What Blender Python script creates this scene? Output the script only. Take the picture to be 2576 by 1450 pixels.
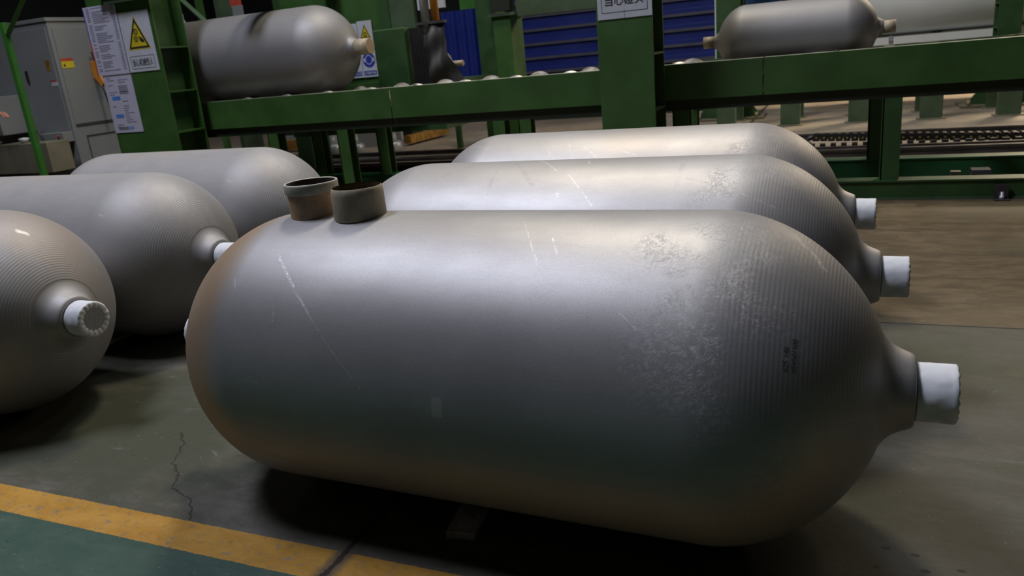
import bpy, bmesh, math, random
from mathutils import Vector, Matrix, noise
for o in list(bpy.data.objects): bpy.data.objects.remove(o, do_unlink=True)
SC = bpy.context.scene
COL = SC.collection
PI = math.pi

# ------------------------------------------------------------------ camera
cam_d = bpy.data.cameras.new('camera'); cam = bpy.data.objects.new('camera', cam_d); COL.objects.link(cam)
cam_d.sensor_width = 36; cam_d.lens = 27.147; cam_d.clip_start = 0.02
CR = Vector((0.91905662, 0.38312841, -0.0924530)); CU = Vector((-0.0323531, 0.3071246, 0.95111921)); CF = Vector((-0.39279538, 0.87114127, -0.29466028))
m = Matrix((CR, CU, -CF)).transposed().to_4x4(); m.translation = Vector((0, 0, 1.08)); cam.matrix_world = m
cam_d.dof.use_dof = True; cam_d.dof.focus_distance = 1.95; cam_d.dof.aperture_fstop = 5.6
SC.camera = cam
# ------------------------------------------------------------------ world, exposure
W = bpy.data.worlds.new('world'); SC.world = W; W.use_nodes = True
bg = W.node_tree.nodes['Background']; bg.inputs[0].default_value = (0.92, 0.88, 0.80, 1); bg.inputs[1].default_value = 0.013
vs = SC.view_settings; vs.view_transform = 'Standard'; vs.look = 'None'; vs.gamma = 1; vs.use_curve_mapping = False; vs.exposure = 0.0
# ------------------------------------------------------------------ lights (roof lamps, skylight strip, far door daylight)
def area(name, loc, target, size, power, color, sy=None, spread=180):
    d = bpy.data.lights.new(name, 'AREA'); d.energy = power; d.color = color; d.size = size; d.spread = math.radians(spread)
    if sy: d.shape = 'RECTANGLE'; d.size_y = sy
    o = bpy.data.objects.new(name, d); COL.objects.link(o); o.location = loc
    v = Vector(target) - Vector(loc); o.rotation_euler = v.to_track_quat('-Z', 'Y').to_euler(); return o
area('high_bay_lamp', (-2.3, 5.6, 7.4), (-0.8, 1.5, 0), 0.9, 260, (1.0, 0.86, 0.66))
area('high_bay_lamp', (2.4, 7.2, 7.6), (0.0, 2.5, 0), 1.0, 30, (1.0, 0.86, 0.68))
area('skylight_strip', (-4.2, 1.3, 7.8), (-1.2, 1.9, 0), 2.2, 430, (0.84, 0.86, 1.0), 1.4)
area('skylight_strip', (-2.0, 9.3, 8.4), (-1.0, 9.6, 0), 11.0, 220, (0.85, 0.92, 1.0), 1.2)
area('door_daylight', (3.0, 12.5, 4.2), (0.4, 10.6, 0), 1.6, 190, (1.0, 0.80, 0.56), spread=110)

# ------------------------------------------------------------------ helpers
class NT:
    def __init__(s, name):
        s.m = bpy.data.materials.new(name); s.m.use_nodes = True; s.t = s.m.node_tree; s.b = s.t.nodes['Principled BSDF']; s.tc = None
    def n(s, typ, **k):
        x = s.t.nodes.new(typ)
        for a, v in k.items(): setattr(x, a, v)
        return x
    def put(s, sock, v):
        if hasattr(v, 'is_linked') or isinstance(v, bpy.types.NodeSocket): s.t.links.new(v, sock)
        else:
            if sock.type == 'RGBA' and len(v) == 3: v = (*v, 1)
            sock.default_value = v
    def coord(s, kind='Object'):
        if not s.tc: s.tc = s.n('ShaderNodeTexCoord')
        return s.tc.outputs[kind]
    def uv(s, name):
        x = s.n('ShaderNodeUVMap'); x.uv_map = name; return x.outputs[0]
    def math(s, op, a, b=0.0, c=None, clamp=False):
        x = s.n('ShaderNodeMath', operation=op); x.use_clamp = clamp; s.put(x.inputs[0], a); s.put(x.inputs[1], b)
        if c is not None: s.put(x.inputs[2], c)
        return x.outputs[0]
    def vm(s, op, a, b=None, out=0, scale=None):
        x = s.n('ShaderNodeVectorMath', operation=op); s.put(x.inputs[0], a)
        if b is not None: s.put(x.inputs[1], b)
        if scale is not None: s.put(x.inputs['Scale'], scale)
        return x.outputs[out]
    def noise(s, vec, scale, detail=3, rough=0.5, dist=0.0):
        x = s.n('ShaderNodeTexNoise'); s.put(x.inputs['Vector'], vec); x.inputs['Scale'].default_value = scale
        x.inputs['Detail'].default_value = detail; x.inputs['Roughness'].default_value = rough; x.inputs['Distortion'].default_value = dist
        return x.outputs[0]
    def mapping(s, vec, scale=(1, 1, 1), loc=(0, 0, 0)):
        x = s.n('ShaderNodeMapping'); s.put(x.inputs[0], vec); x.inputs['Scale'].default_value = scale; x.inputs['Location'].default_value = loc; return x.outputs[0]
    def rng(s, v, a, b, c=0.0, d=1.0, smooth=True):
        x = s.n('ShaderNodeMapRange'); x.interpolation_type = 'SMOOTHSTEP' if smooth else 'LINEAR'; s.put(x.inputs[0], v)
        for i, q in enumerate((a, b, c, d)): s.put(x.inputs[1 + i], q)
        return x.outputs[0]
    def mix(s, f, a, b):
        x = s.n('ShaderNodeMix', data_type='RGBA'); s.put(x.inputs[0], f); s.put(x.inputs[6], a); s.put(x.inputs[7], b); return x.outputs[2]
    def sep(s, v):
        x = s.n('ShaderNodeSeparateXYZ'); s.put(x.inputs[0], v); return x.outputs
    def comb(s, x_, y_, z_=0.0):
        x = s.n('ShaderNodeCombineXYZ'); s.put(x.inputs[0], x_); s.put(x.inputs[1], y_); s.put(x.inputs[2], z_); return x.outputs[0]
    def seg(s, p, a, b, w):
        """1 on the segment a-b, fading to 0 at distance w"""
        a = (a[0], a[1], 0); b = (b[0], b[1], 0); d = Vector(b) - Vector(a)
        pa = s.vm('SUBTRACT', p, a); t = s.math('DIVIDE', s.vm('DOT_PRODUCT', pa, tuple(d), out=1), max(d.length_squared, 1e-9), clamp=True)
        q = s.vm('SUBTRACT', pa, s.vm('SCALE', tuple(d), scale=t)); L = s.vm('LENGTH', q, out=1)
        return s.rng(L, w * .25, w, 1.0, 0.0)
    def fin(s, col=None, rough=None, metal=None, bump=None, bd=0.002, bs=1.0, **k):
        if col is not None: s.put(s.b.inputs['Base Color'], col)
        if rough is not None: s.put(s.b.inputs['Roughness'], rough)
        if metal is not None: s.put(s.b.inputs['Metallic'], metal)
        for a, v in k.items(): s.put(s.b.inputs[a.replace('_', ' ')], v)
        if bump is not None:
            x = s.n('ShaderNodeBump'); x.inputs['Strength'].default_value = bs; x.inputs['Distance'].default_value = bd
            s.put(x.inputs['Height'], bump); s.t.links.new(x.outputs[0], s.b.inputs['Normal'])
        return s.m
def plain(name, col, rough=0.6, metal=0.0, var=0.12, scale=6.0, bump=0.0):
    t = NT(name); c = t.coord(); f = t.noise(c, scale, 5, 0.6)
    f2 = t.rng(f, 0.3, 0.7); lo = tuple(x * (1 - var) for x in col); hi = tuple(min(1, x * (1 + var)) for x in col)
    return t.fin(t.mix(f2, lo, hi), t.rng(f, 0.3, 0.7, rough - .06, rough + .06), metal, bump=t.noise(c, 180, 3) if bump else None, bd=bump)

class MB:
    """mesh builder"""
    def __init__(s): s.v = []; s.f = []; s.sm = []; s.uv = []; s.uv2 = []
    def add(s, vs, fs, smooth=False):
        b = len(s.v); s.v += [tuple(x) for x in vs]; s.f += [tuple(b + i for i in f) for f in fs]; s.sm += [smooth] * len(fs); return s
    def box(s, x0, x1, y0, y1, z0, z1, M=None):
        vs = [Vector((x, y, z)) for z in (z0, z1) for y in (y0, y1) for x in (x0, x1)]
        if M: vs = [M @ v for v in vs]
        return s.add(vs, [(0, 2, 3, 1), (4, 5, 7, 6), (0, 1, 5, 4), (2, 6, 7, 3), (0, 4, 6, 2), (1, 3, 7, 5)])
    def lathe(s, prof, axis='z', c=(0, 0, 0), n=32, smooth=True, cap=False):
        vs = []
        for t, r in prof:
            for j in range(n):
                a = 2 * PI * j / n; p, q = r * math.cos(a), r * math.sin(a)
                vs.append({'z': (c[0] + p, c[1] + q, c[2] + t), 'x': (c[0] + t, c[1] + p, c[2] + q), 'y': (c[0] + q, c[1] + t, c[2] + p)}[axis])
        fs = [(i * n + j, i * n + (j + 1) % n, (i + 1) * n + (j + 1) % n, (i + 1) * n + j) for i in range(len(prof) - 1) for j in range(n)]
        s.add(vs, fs, smooth)
        if cap:
            b = len(s.v) - len(vs); k = len(prof) - 1
            s.f.append(tuple(b + j for j in range(n))[::-1]); s.f.append(tuple(b + k * n + j for j in range(n))); s.sm += [False, False]
        return s
    def tube(s, pts, r, n=10, smooth=True):
        pts = [Vector(p) for p in pts]; rings = []; up = None
        for i, p in enumerate(pts):
            d = (pts[min(i + 1, len(pts) - 1)] - pts[max(i - 1, 0)]).normalized()
            if up is None: up = Vector((0, 0, 1)) if abs(d.z) < .9 else Vector((1, 0, 0))
            a = d.cross(up).normalized(); b = a.cross(d).normalized(); up = b
            rr = r[i] if isinstance(r, (list, tuple)) else r
            rings.append([p + a * rr * math.cos(2 * PI * j / n) + b * rr * math.sin(2 * PI * j / n) for j in range(n)])
        vs = [v for g in rings for v in g]; k = len(pts)
        fs = [(i * n + j, i * n + (j + 1) % n, (i + 1) * n + (j + 1) % n, (i + 1) * n + j) for i in range(k - 1) for j in range(n)]
        s.add(vs, fs, smooth); b = len(s.v) - len(vs)
        s.f.append(tuple(b + j for j in range(n))[::-1]); s.f.append(tuple(b + (k - 1) * n + j for j in range(n))); s.sm += [False, False]
        return s
    def prism(s, poly, y0, y1):
        """outline in x,z extruded along y"""
        n = len(poly); vs = [(x, y0, z) for x, z in poly] + [(x, y1, z) for x, z in poly]
        fs = [tuple(range(n)), tuple(range(2 * n - 1, n - 1, -1))] + [(i, i + n, (i + 1) % n + n, (i + 1) % n) for i in range(n)]
        return s.add(vs, fs)
    def build(s, name, mat, parent=None, bevel=0.0, loc=None):
        me = bpy.data.meshes.new(name); me.from_pydata(s.v, [], s.f); me.polygons.foreach_set('use_smooth', s.sm)
        bm = bmesh.new(); bm.from_mesh(me); bmesh.ops.recalc_face_normals(bm, faces=bm.faces); bm.to_mesh(me); bm.free()
        me.materials.append(mat); o = bpy.data.objects.new(name, me); COL.objects.link(o)
        if parent: o.parent = parent
        if loc: o.location = loc
        if bevel:
            b = o.modifiers.new('bevel', 'BEVEL'); b.width = bevel; b.segments = 2; b.limit_method = 'ANGLE'; b.angle_limit = math.radians(40)
        return o
def tag(o, label=None, cat=None, group=None, kind=None):
    for k, v in (('label', label), ('category', cat), ('group', group), ('kind', kind)):
        if v: o[k] = v
    return o
def empty(name, loc, label, cat, group=None, rz=0.0):
    o = bpy.data.objects.new(name, None); COL.objects.link(o); o.location = loc; o.rotation_euler = (0, 0, rz); o.empty_display_size = .1
    return tag(o, label, cat, group)
def box(name, mat, parent, x0, x1, y0, y1, z0, z1, bevel=0.0):
    return MB().box(x0, x1, y0, y1, z0, z1).build(name, mat, parent, bevel)
def copy_tree(o, parent=None):
    c = o.copy(); COL.objects.link(c); c.parent = parent
    for k in ('label', 'group'):
        pass
    for ch in KIDS.get(o.name, [k for k in bpy.data.objects if k.parent == o]): copy_tree(ch, c)
    return c
KIDS = {}
def text_mesh(body, size, bold=0.0):
    cu = bpy.data.curves.new('t', 'FONT'); cu.body = body; cu.size = size; cu.align_x = 'CENTER'; cu.align_y = 'CENTER'; cu.offset = bold; cu.resolution_u = 3
    o = bpy.data.objects.new('t', cu); COL.objects.link(o); bpy.context.view_layer.update()
    dg = bpy.context.evaluated_depsgraph_get(); me = bpy.data.meshes.new_from_object(o.evaluated_get(dg))
    vs = [v.co.copy() for v in me.vertices]; fs = [tuple(p.vertices) for p in me.polygons]
    bpy.data.objects.remove(o); bpy.data.meshes.remove(me); bpy.data.curves.remove(cu); return vs, fs
def sign_text(mb, body, cx, cz, w, h, y, bold=0.0):
    """text fitted into w x h on a board facing -Y"""
    vs, fs = text_mesh(body, 1.0, bold)
    if not vs: return mb
    x0, x1 = min(v.x for v in vs), max(v.x for v in vs); z0, z1 = min(v.y for v in vs), max(v.y for v in vs)
    return mb.add([(cx + ((v.x - x0) / (x1 - x0) - .5) * w, y, cz + ((v.y - z0) / (z1 - z0) - .5) * h) for v in vs], fs)

# ------------------------------------------------------------------ materials
def steel(name, brown=None, tones=(0.30, 0.42), marks=(), groove=(0.60, 0.80), pits=True, warm=0.0, seed=0.0, gk=0.30, ro=0.0):
    t = NT(name); uv = t.uv('skin'); arc = t.sep(t.uv('arc'))[0]; ob = t.mapping(t.coord(), loc=(seed, seed * 2, 0)); sx = t.sep(uv)
    big = t.noise(ob, 2.3, 4, 0.6); med = t.noise(t.mapping(ob, (1, 4, 4)), 7, 5, 0.65); fine = t.noise(ob, 420, 2, 0.6)
    f = t.math('ADD', t.math('MULTIPLY', big, 0.75), t.math('MULTIPLY', med, 0.25))
    a, b = tones; a, b = a * .72 + b * .28, b * .85 + a * .15
    c = t.mix(t.rng(f, 0.35, 0.65), (a * .98, a * .975, a), (b * .985, b * .985, b))
    if warm: c = t.mix(t.math('MULTIPLY', t.rng(t.noise(ob, 1.7, 3), 0.5, 0.68), warm), c, (b * 1.0, b * .82, b * .66))
    c = t.mix(t.rng(fine, 0.35, 0.75, 0, 0.30), c, (a * .55, a * .55, a * .57))
    if brown:   # temper colours left by the furnace on the dome, then a low brown band
        g = t.math('ADD', sx[0], t.math('MULTIPLY', big, 0.10))
        mk = t.math('MULTIPLY', t.rng(g, brown[0], brown[1], 1, 0), 0.75)
        c = t.mix(mk, c, (0.40, 0.27, 0.15))
        lo = t.math('MULTIPLY', t.math('MULTIPLY', t.rng(sx[1], 0.50, 0.66), t.rng(sx[1], 0.70, 0.86, 1, 0)), 0.22)
        c = t.mix(lo, c, (0.34, 0.21, 0.12))
    chalkn = t.math('MULTIPLY', t.rng(t.noise(t.comb(sx[0], sx[1]), 320, 4, 0.75), 0.46, 0.60), t.rng(t.noise(t.comb(sx[0], sx[1]), 42, 3, 0.6), 0.38, 0.60, .12, 1.0)); wob = t.math('MULTIPLY', t.math('SUBTRACT', t.noise(uv, 30, 2), 0.5), 0.010)
    p = t.vm('ADD', uv, t.comb(wob, wob, 0.0)); p = t.vm('MULTIPLY', p, (1, 1, 0)); bumpm = None
    for (x0, y0, x1, y1, w, k, col) in marks:
        mk = t.seg(p, (x0, y0), (x1, y1), w * .8)
        if col != 'patch': mk = t.math('MULTIPLY', mk, chalkn)
        c = t.mix(t.math('MULTIPLY', mk, k), c, {'white': (0.95, 0.95, 0.93), 'dark': (0.07, 0.065, 0.06), 'patch': (0.62, 0.60, 0.56)}[col])
    g = t.math('SINE', t.math('MULTIPLY', arc, 2 * PI / 0.0092)); gm = t.math('MULTIPLY', t.rng(sx[0], groove[0] - .06, groove[0] + .04), t.rng(sx[0], .83, .85, 1, .2))
    g = t.math('MULTIPLY', t.math('MULTIPLY', g, gm), t.rng(t.noise(ob, 9, 3), 0.3, 0.6, .35, 1.0))
    h = t.math('ADD', t.math('MULTIPLY', g, gk), t.math('MULTIPLY', fine, 0.25))
    if pits:
        pm = t.math('MULTIPLY', t.rng(sx[0], 0.32, 0.55), t.rng(sx[0], 0.62, 0.78, 1, 0.35))
        pm = t.math('MULTIPLY', pm, t.rng(t.noise(ob, 6, 3), 0.42, 0.62))
        wv = t.noise(ob, 55, 6, 0.72, 1.4); ridge = t.math('ABSOLUTE', t.math('SUBTRACT', wv, 0.5))
        h = t.math('SUBTRACT', h, t.math('MULTIPLY', t.math('MULTIPLY', t.rng(ridge, 0.0, 0.03, 1, 0), pm), 0.45))
    return t.fin(c, t.rng(f, 0.3, 0.7, 0.53 + ro, 0.51 + ro), 0.55 - ro, bump=h, bd=0.0006, bs=0.5)

M = {}
M['green'] = plain('green_paint', (0.036, 0.100, 0.020), 0.5, 0, 0.18, 3)
M['dgreen'] = plain('dark_green_paint', (0.024, 0.070, 0.018), 0.5, 0, 0.2, 4)
M['lgreen'] = plain('bright_green_paint', (0.045, 0.17, 0.028), 0.42, 0, 0.12, 5)
M['emerald'] = plain('emerald_paint', (0.012, 0.095, 0.030), 0.45, 0, 0.15, 5)
M['greygreen'] = plain('dusty_green_paint', (0.050, 0.085, 0.042), 0.6, 0, 0.2, 4)
M['channel'] = plain('black_green_paint', (0.014, 0.022, 0.012), 0.6, 0, 0.2, 5)
M['flange'] = plain('flange_painted_glare', (0.42, 0.43, 0.34), 0.4, 0.2, 0.15, 6)  # pale colour stands in for the glancing reflection along the rail top
M['blue'] = plain('blue_enamel', (0.010, 0.022, 0.175), 0.42, 0, 0.12, 1.3)
M['blue2'] = plain('teal_blue_paint', (0.02, 0.07, 0.19), 0.5, 0, 0.1)
M['sill'] = plain('grey_sill', (0.07, 0.07, 0.10), 0.5)
M['pipewhite'] = plain('pipe_white_paint', (0.80, 0.82, 0.80), 0.35, 0, 0.04, 2)
M['cabinet'] = plain('grey_cabinet_paint', (0.21, 0.225, 0.225), 0.5, 0, 0.06, 1.5)
M['seam'] = plain('dark_seam', (0.05, 0.055, 0.055), 0.7)
M['white'] = plain('white_enamel', (0.62, 0.66, 0.68), 0.45, 0, 0.06, 2)
M['board'] = plain('sign_white', (0.52, 0.55, 0.60), 0.35, 0, 0.05, 20)
M['paper'] = plain('printed_sheet', (0.50, 0.50, 0.62), 0.4, 0, 0.04, 15)
M['ink'] = plain('black_ink', (0.025, 0.025, 0.028), 0.5)
M['greyink'] = plain('grey_print', (0.20, 0.20, 0.26), 0.6)
M['yellow'] = plain('sign_yellow', (0.62, 0.50, 0.02), 0.4, 0, 0.05)
M['dotyellow'] = plain('dull_yellow_plastic', (0.26, 0.20, 0.03), 0.6)
M['barsteel'] = plain('flat_bar_steel', (0.50, 0.48, 0.48), 0.5, 0.2, 0.3, 30, 0.001)
M['signblue'] = plain('sign_blue', (0.03, 0.05, 0.36), 0.4)
M['tagblue'] = plain('light_blue_print', (0.07, 0.22, 0.62), 0.5)
M['red'] = plain('red_print', (0.45, 0.06, 0.04), 0.5)
M['purple'] = plain('purple_print', (0.13, 0.07, 0.30), 0.5)
M['orange'] = plain('orange_paint', (0.62, 0.24, 0.02), 0.5)
M['amber'] = plain('worn_amber_paint', (0.26, 0.135, 0.02), 0.6, 0, 0.35, 12)
M['rubber'] = plain('grey_rubber', (0.045, 0.044, 0.042), 0.55, 0, 0.3, 9, 0.002)
M['black'] = plain('black_plastic', (0.012, 0.012, 0.012), 0.5)
M['tan'] = plain('tan_plug', (0.36, 0.27, 0.18), 0.6, 0, 0.15, 20)
M['tray'] = plain('khaki_sheet_metal', (0.17, 0.16, 0.11), 0.6, 0, 0.12, 4)
M['roller'] = plain('worn_roller_steel', (0.50, 0.46, 0.42), 0.42, 0.8, 0.25, 14)
M['silver'] = plain('galvanised_steel', (0.50, 0.52, 0.55), 0.45, 0.5, 0.2, 12)
M['rail'] = plain('dark_rail_steel', (0.07, 0.065, 0.07), 0.42, 0.6, 0.3, 6)
M['dark'] = plain('dark_wall', (0.016, 0.018, 0.018), 0.9, 0, 0.3, 1)
M['skin'] = plain('skin', (0.42, 0.20, 0.13), 0.5, 0, 0.08, 8)
M['cloth'] = plain('dark_workwear', (0.015, 0.018, 0.022), 0.9, 0, 0.2, 8)
M['stamp'] = plain('stamp_shadow', (0.13, 0.13, 0.13), 0.5, 0.6)

def paper_wrap():
    t = NT('white_paper_tape'); c = t.coord(); n1 = t.noise(t.mapping(c, (1.6, 1.2, 1.2)), 16, 3, 0.5, 0.4); n2 = t.noise(c, 60, 3)
    w = t.n('ShaderNodeTexVoronoi'); t.put(w.inputs[0], t.mapping(c, (1.0, 1.0, 0.6), (0.3, 0.1, 0.7))); w.inputs['Scale'].default_value = 26
    k = t.rng(w.outputs['Color'] if False else w.outputs['Distance'], 0.25, 0.7, 0, .55)
    col = t.mix(k, (0.74, 0.78, 0.83), (0.55, 0.59, 0.66)); col = t.mix(t.rng(n1, 0.55, 0.75, 0, .3), col, (0.5, 0.5, 0.5))
    h = t.math('ADD', n1, t.math('MULTIPLY', n2, 0.3))
    return t.fin(col, 0.62, 0, bump=h, bd=0.0014, bs=.5)
M['tape'] = paper_wrap()
M['disc'] = plain('grey_end_disc', (0.30, 0.32, 0.34), 0.7, 0, .1, 60)
def ring_mat(name, a, b, rough=.62):
    t = NT(name); c = t.coord(); z = t.sep(c)[2]; n1 = t.noise(c, 26, 4, 0.6); n2 = t.noise(c, 330, 2)
    col = t.mix(t.rng(n1, 0.35, 0.7), a, b); col = t.mix(t.rng(n2, 0.4, 0.8, 0, .3), col, tuple(x * .5 for x in a))
    return t.fin(col, rough, 0.1, bump=t.math('ADD', n2, n1), bd=0.0006)
M['ringbrown'] = ring_mat('temper_brown_steel', (0.56, 0.36, 0.22), (0.38, 0.28, 0.20))
M['ringtan'] = ring_mat('blasted_tan_steel', (0.44, 0.38, 0.27), (0.34, 0.30, 0.22))
M['ringgrey'] = ring_mat('grey_collar_steel', (0.48, 0.46, 0.41), (0.40, 0.38, 0.34))
def bore():
    t = NT('turned_bore'); z = t.sep(t.coord())[2]; w = t.noise(t.comb(0.0, 0.0, t.math('MULTIPLY', z, 500)), 1.0, 2)
    return t.fin(t.mix(t.rng(w, 0.35, 0.65), (0.05, 0.045, 0.035), (0.20, 0.15, 0.07)), 0.4, 0.6)
M['bore'] = bore()
M['borebrown'] = plain('dark_bore', (0.085, 0.07, 0.06), 0.5, 0.5, 0.2, 30)

def floor_mat():
    t = NT('painted_concrete'); P = t.coord(); xyz = t.sep(P); x, y = xyz[0], xyz[1]
    n1 = t.noise(P, 1.1, 6, 0.62); n2 = t.noise(t.mapping(P, (1, 2.2, 1)), 6, 6, 0.7, 0.4); n3 = t.noise(P, 45, 4, 0.6); n4 = t.noise(P, 240, 2)
    grey = t.mix(t.rng(n2, 0.35, 0.65), (0.062, 0.063, 0.050), (0.102, 0.100, 0.084))
    grey = t.mix(t.rng(n1, 0.45, 0.62), grey, (0.054, 0.060, 0.039))
    brown = t.mix(t.rng(n2, 0.35, 0.65), (0.085, 0.064, 0.036), (0.145, 0.108, 0.064))
    by = t.rng(y, 2.94, 2.97, 0, 1); right = t.rng(x, -1.05, -0.6, 0, 1)
    c = t.mix(by, grey, brown)
    c = t.mix(t.math('MULTIPLY', t.math('MULTIPLY', t.rng(x, 0.35, 0.7), t.rng(n1, .4, .6)), 0.5), c, (0.068, 0.062, 0.036))
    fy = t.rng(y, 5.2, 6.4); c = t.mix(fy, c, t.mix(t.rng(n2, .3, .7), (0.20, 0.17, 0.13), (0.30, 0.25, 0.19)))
    c = t.mix(t.rng(n2, 0.62, 0.72, 0, .5), c, (0.17, 0.175, 0.165))            # scuffs
    c = t.mix(t.rng(t.noise(P, 15, 4, .6), 0.63, 0.69, 0, .45), c, (0.05, 0.055, 0.05))
    # green walkway and yellow line
    edge = t.math('MULTIPLY', t.math('SUBTRACT', t.noise(P, 60, 4, 0.7), 0.5), 0.008)
    ye = t.math('ADD', y, edge)
    wk = t.mix(t.rng(n2, 0.3, 0.7), (0.030, 0.070, 0.054), (0.050, 0.090, 0.070)); wk = t.mix(t.rng(n2, .60, .72, 0, .5), wk, (0.16, 0.16, 0.13))
    c = t.mix(t.rng(ye, 1.1240, 1.1270, 1, 0), c, wk)
    yl = t.mix(t.rng(n2, 0.3, 0.7), (0.34, 0.175, 0.022), (0.43, 0.24, 0.045))
    wear = t.rng(t.noise(t.mapping(P, (1, 1.6, 1)), 26, 6, .74), 0.57, 0.64, 0, .85); wear2 = t.rng(t.noise(P, 10, 3, .6), 0.62, 0.70, 0, .7)
    yl = t.mix(wear, yl, (0.20, 0.17, 0.12)); yl = t.mix(wear2, yl, (0.15, 0.14, 0.12))
    band = t.math('MULTIPLY', t.rng(ye, 1.1240, 1.1265, 0, 1), t.rng(ye, 1.2275, 1.2300, 1, 0))
    yl = t.mix(t.rng(n3, 0.56, 0.66, 0, .45), yl, (0.20, 0.13, 0.05)); c = t.mix(band, c, yl)
    sp = t.math('MULTIPLY', t.rng(t.noise(t.mapping(P, (1, 1.5, 1)), 60, 2, .5), 0.66, 0.70), t.rng(t.noise(P, 2.2, 2), .45, .6)); c = t.mix(t.math('MULTIPLY', sp, .7), c, (0.03, 0.032, 0.03))
    sp2 = t.rng(t.noise(t.mapping(P, (1, 1, 1), (5, 3, 0)), 110, 1, .5), 0.74, 0.78, 0, .5); c = t.mix(sp2, c, (0.32, 0.33, 0.30))
    c = t.mix(t.math('MULTIPLY', t.rng(t.vm('LENGTH', t.vm('SUBTRACT', t.vm('MULTIPLY', P, (1, 1, 0)), (.16, 1.43, 0)), out=1), .05, .24, 1, 0), t.rng(n2, .3, .6, .3, .8)), c, (0.16, 0.165, 0.165))  # pale patch: light reflected off the floor, painted into its colour
    spots = None
    for sx_, sy_, sr in ((.175, 1.43, .011), (.135, 1.447, .008), (.17, 1.50, .006), (.21, 1.47, .006), (.10, 1.56, .006), (.155, 1.55, .005), (.235, 1.52, .005), (.08, 1.49, .004)):
        k = t.seg(t.vm('MULTIPLY', t.vm('ADD', P, t.comb(t.math('MULTIPLY', t.math('SUBTRACT', n3, .5), .01), 0.0, 0.0)), (1, 1, 0)), (sx_, sy_), (sx_ + .006, sy_), sr * 1.6); spots = k if spots is None else t.math('MAXIMUM', spots, k)
    c = t.mix(t.math('MULTIPLY', spots, .85), c, (0.022, 0.024, 0.025))
    # joints and crack
    wob = t.math('MULTIPLY', t.math('SUBTRACT', t.noise(P, 9, 5, .7), 0.5), 0.022); wob2 = t.math('MULTIPLY', t.math('SUBTRACT', t.noise(P, 28, 5, .7), 0.5), 0.03)
    j1 = t.rng(t.math('ABSOLUTE', t.math('SUBTRACT', t.math('ADD', y, t.math('MULTIPLY', wob, .25)), 2.945)), 0.003, 0.007, 1, 0)
    j1 = t.math('MULTIPLY', j1, t.rng(x, -1.04, -1.03))
    wj = t.math('MULTIPLY', t.math('SUBTRACT', n3, 0.5), 0.022)
    dj = t.math('ABSOLUTE', t.math('ADD', t.math('ADD', t.math('ADD', x, 1.042), wob), wj)); j2 = t.rng(dj, 0.004, 0.010, 1, 0); j2s = t.rng(dj, 0.010, 0.040, 0.85, 0)
    P2 = t.vm('MULTIPLY', t.vm('ADD', P, t.comb(wob2, wob2, 0.0)), (1, 1, 0)); cr = None
    pts = [(-1.945, 1.62), (-1.88, 1.565), (-1.815, 1.458), (-1.74, 1.40), (-1.70, 1.345), (-1.60, 1.31), (-1.525, 1.235)]
    for a, b in zip(pts, pts[1:]):
        k = t.seg(P2, a, b, 0.0035); cr = k if cr is None else t.math('MAXIMUM', cr, k)
    c = t.mix(j2s, c, (0.085, 0.07, 0.055)); crack = t.math('MAXIMUM', t.math('MAXIMUM', j1, j2), t.math('MULTIPLY', cr, .8))
    c = t.mix(t.math('MULTIPLY', crack, .92), c, (0.018, 0.014, 0.012))
    r = t.rng(n2, 0.3, 0.7, 0.56, 0.68)
    h = t.math('SUBTRACT', t.math('ADD', t.math('MULTIPLY', n3, .5), t.math('MULTIPLY', n4, .25)), t.math('MULTIPLY', crack, 2.0))
    return t.fin(c, r, 0, bump=h, bd=0.0025, bs=.5, Specular_IOR_Level=0.28)

# ------------------------------------------------------------------ setting
fl = MB().box(-16, 12, -4, 16, -0.05, 0).build('floor', floor_mat()); tag(fl, kind='structure')
for nm, a in (('wall_back', (-16, 12, 15, 15.1, 0, 9)), ('wall_left', (-14.1, -14, -4, 15, 0, 9)), ('ceiling', (-16, 12, -4, 16, 9, 9.1))):
    tag(box(nm, M['dark'], None, *a), kind='structure')

# blue door wall: horizontal ribbed sheets
def ribbed(name, x0, x1, y, z0, z1, pitch, mat):
    b = MB(); prof = []; z = z0
    while z < z1 - 1e-6:
        prof += [(0.0, z), (-0.03, z + .012), (-0.03, z + pitch * .30), (0.0, z + pitch * .36)]; z += pitch
    prof.append((0.0, z1)); n = len(prof)
    vs = [(x, y + d, zz) for x in (x0, x1) for d, zz in prof] + [(x, y + .05, zz) for x in (x0, x1) for zz in (z0, z1)]
    fs = [(i, i + 1, n + i + 1, n + i) for i in range(n - 1)]; fs += [(2 * n, 2 * n + 1, 2 * n + 3, 2 * n + 2), tuple(range(n)) + (2 * n + 1, 2 * n), tuple(range(n, 2 * n)) + (2 * n + 3, 2 * n + 2), (n - 1, 2 * n - 1, 2 * n + 3, 2 * n + 1), (0, 2 * n, 2 * n + 2, n)]
    return b.add(vs, fs)
door = empty('roller_shutter', (-3.1, 11.3, 0), 'dark blue horizontally ribbed shutter behind the conveyor, left and right of the narrow green column', 'shutter')
o = ribbed('x', -1.50, 1.42, 0.0, 0.12, 2.6, 0.2, None).build('shutter_curtain', M['blue'], door)
for k in range(13):
    pass
rb = MB()
for k in range(12): rb.box(-1.50, 1.42, -0.036, 0.0, 0.12 + .2 * k - .026, 0.12 + .2 * k + .012)
rb.build('slat_ridges', M['sill'], door)
box('bottom_rail', M['channel'], door, -1.5, 1.42, -0.02, 0.05, 0.0, 0.12)
fr = empty('shutter_frame', (-4.82, 11.1, 0), 'dark green slotted post at the left edge of the blue ribbed shutter', 'post')
box('post_body', M['channel'], fr, 0, 0.16, 0, 0.3, 0, 2.6)
for z in (.55, .93, 1.20, 1.41): box('bracket', M['silver'], fr, 0.02, 0.15, -0.03, 0.0, z, z + .015)
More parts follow.
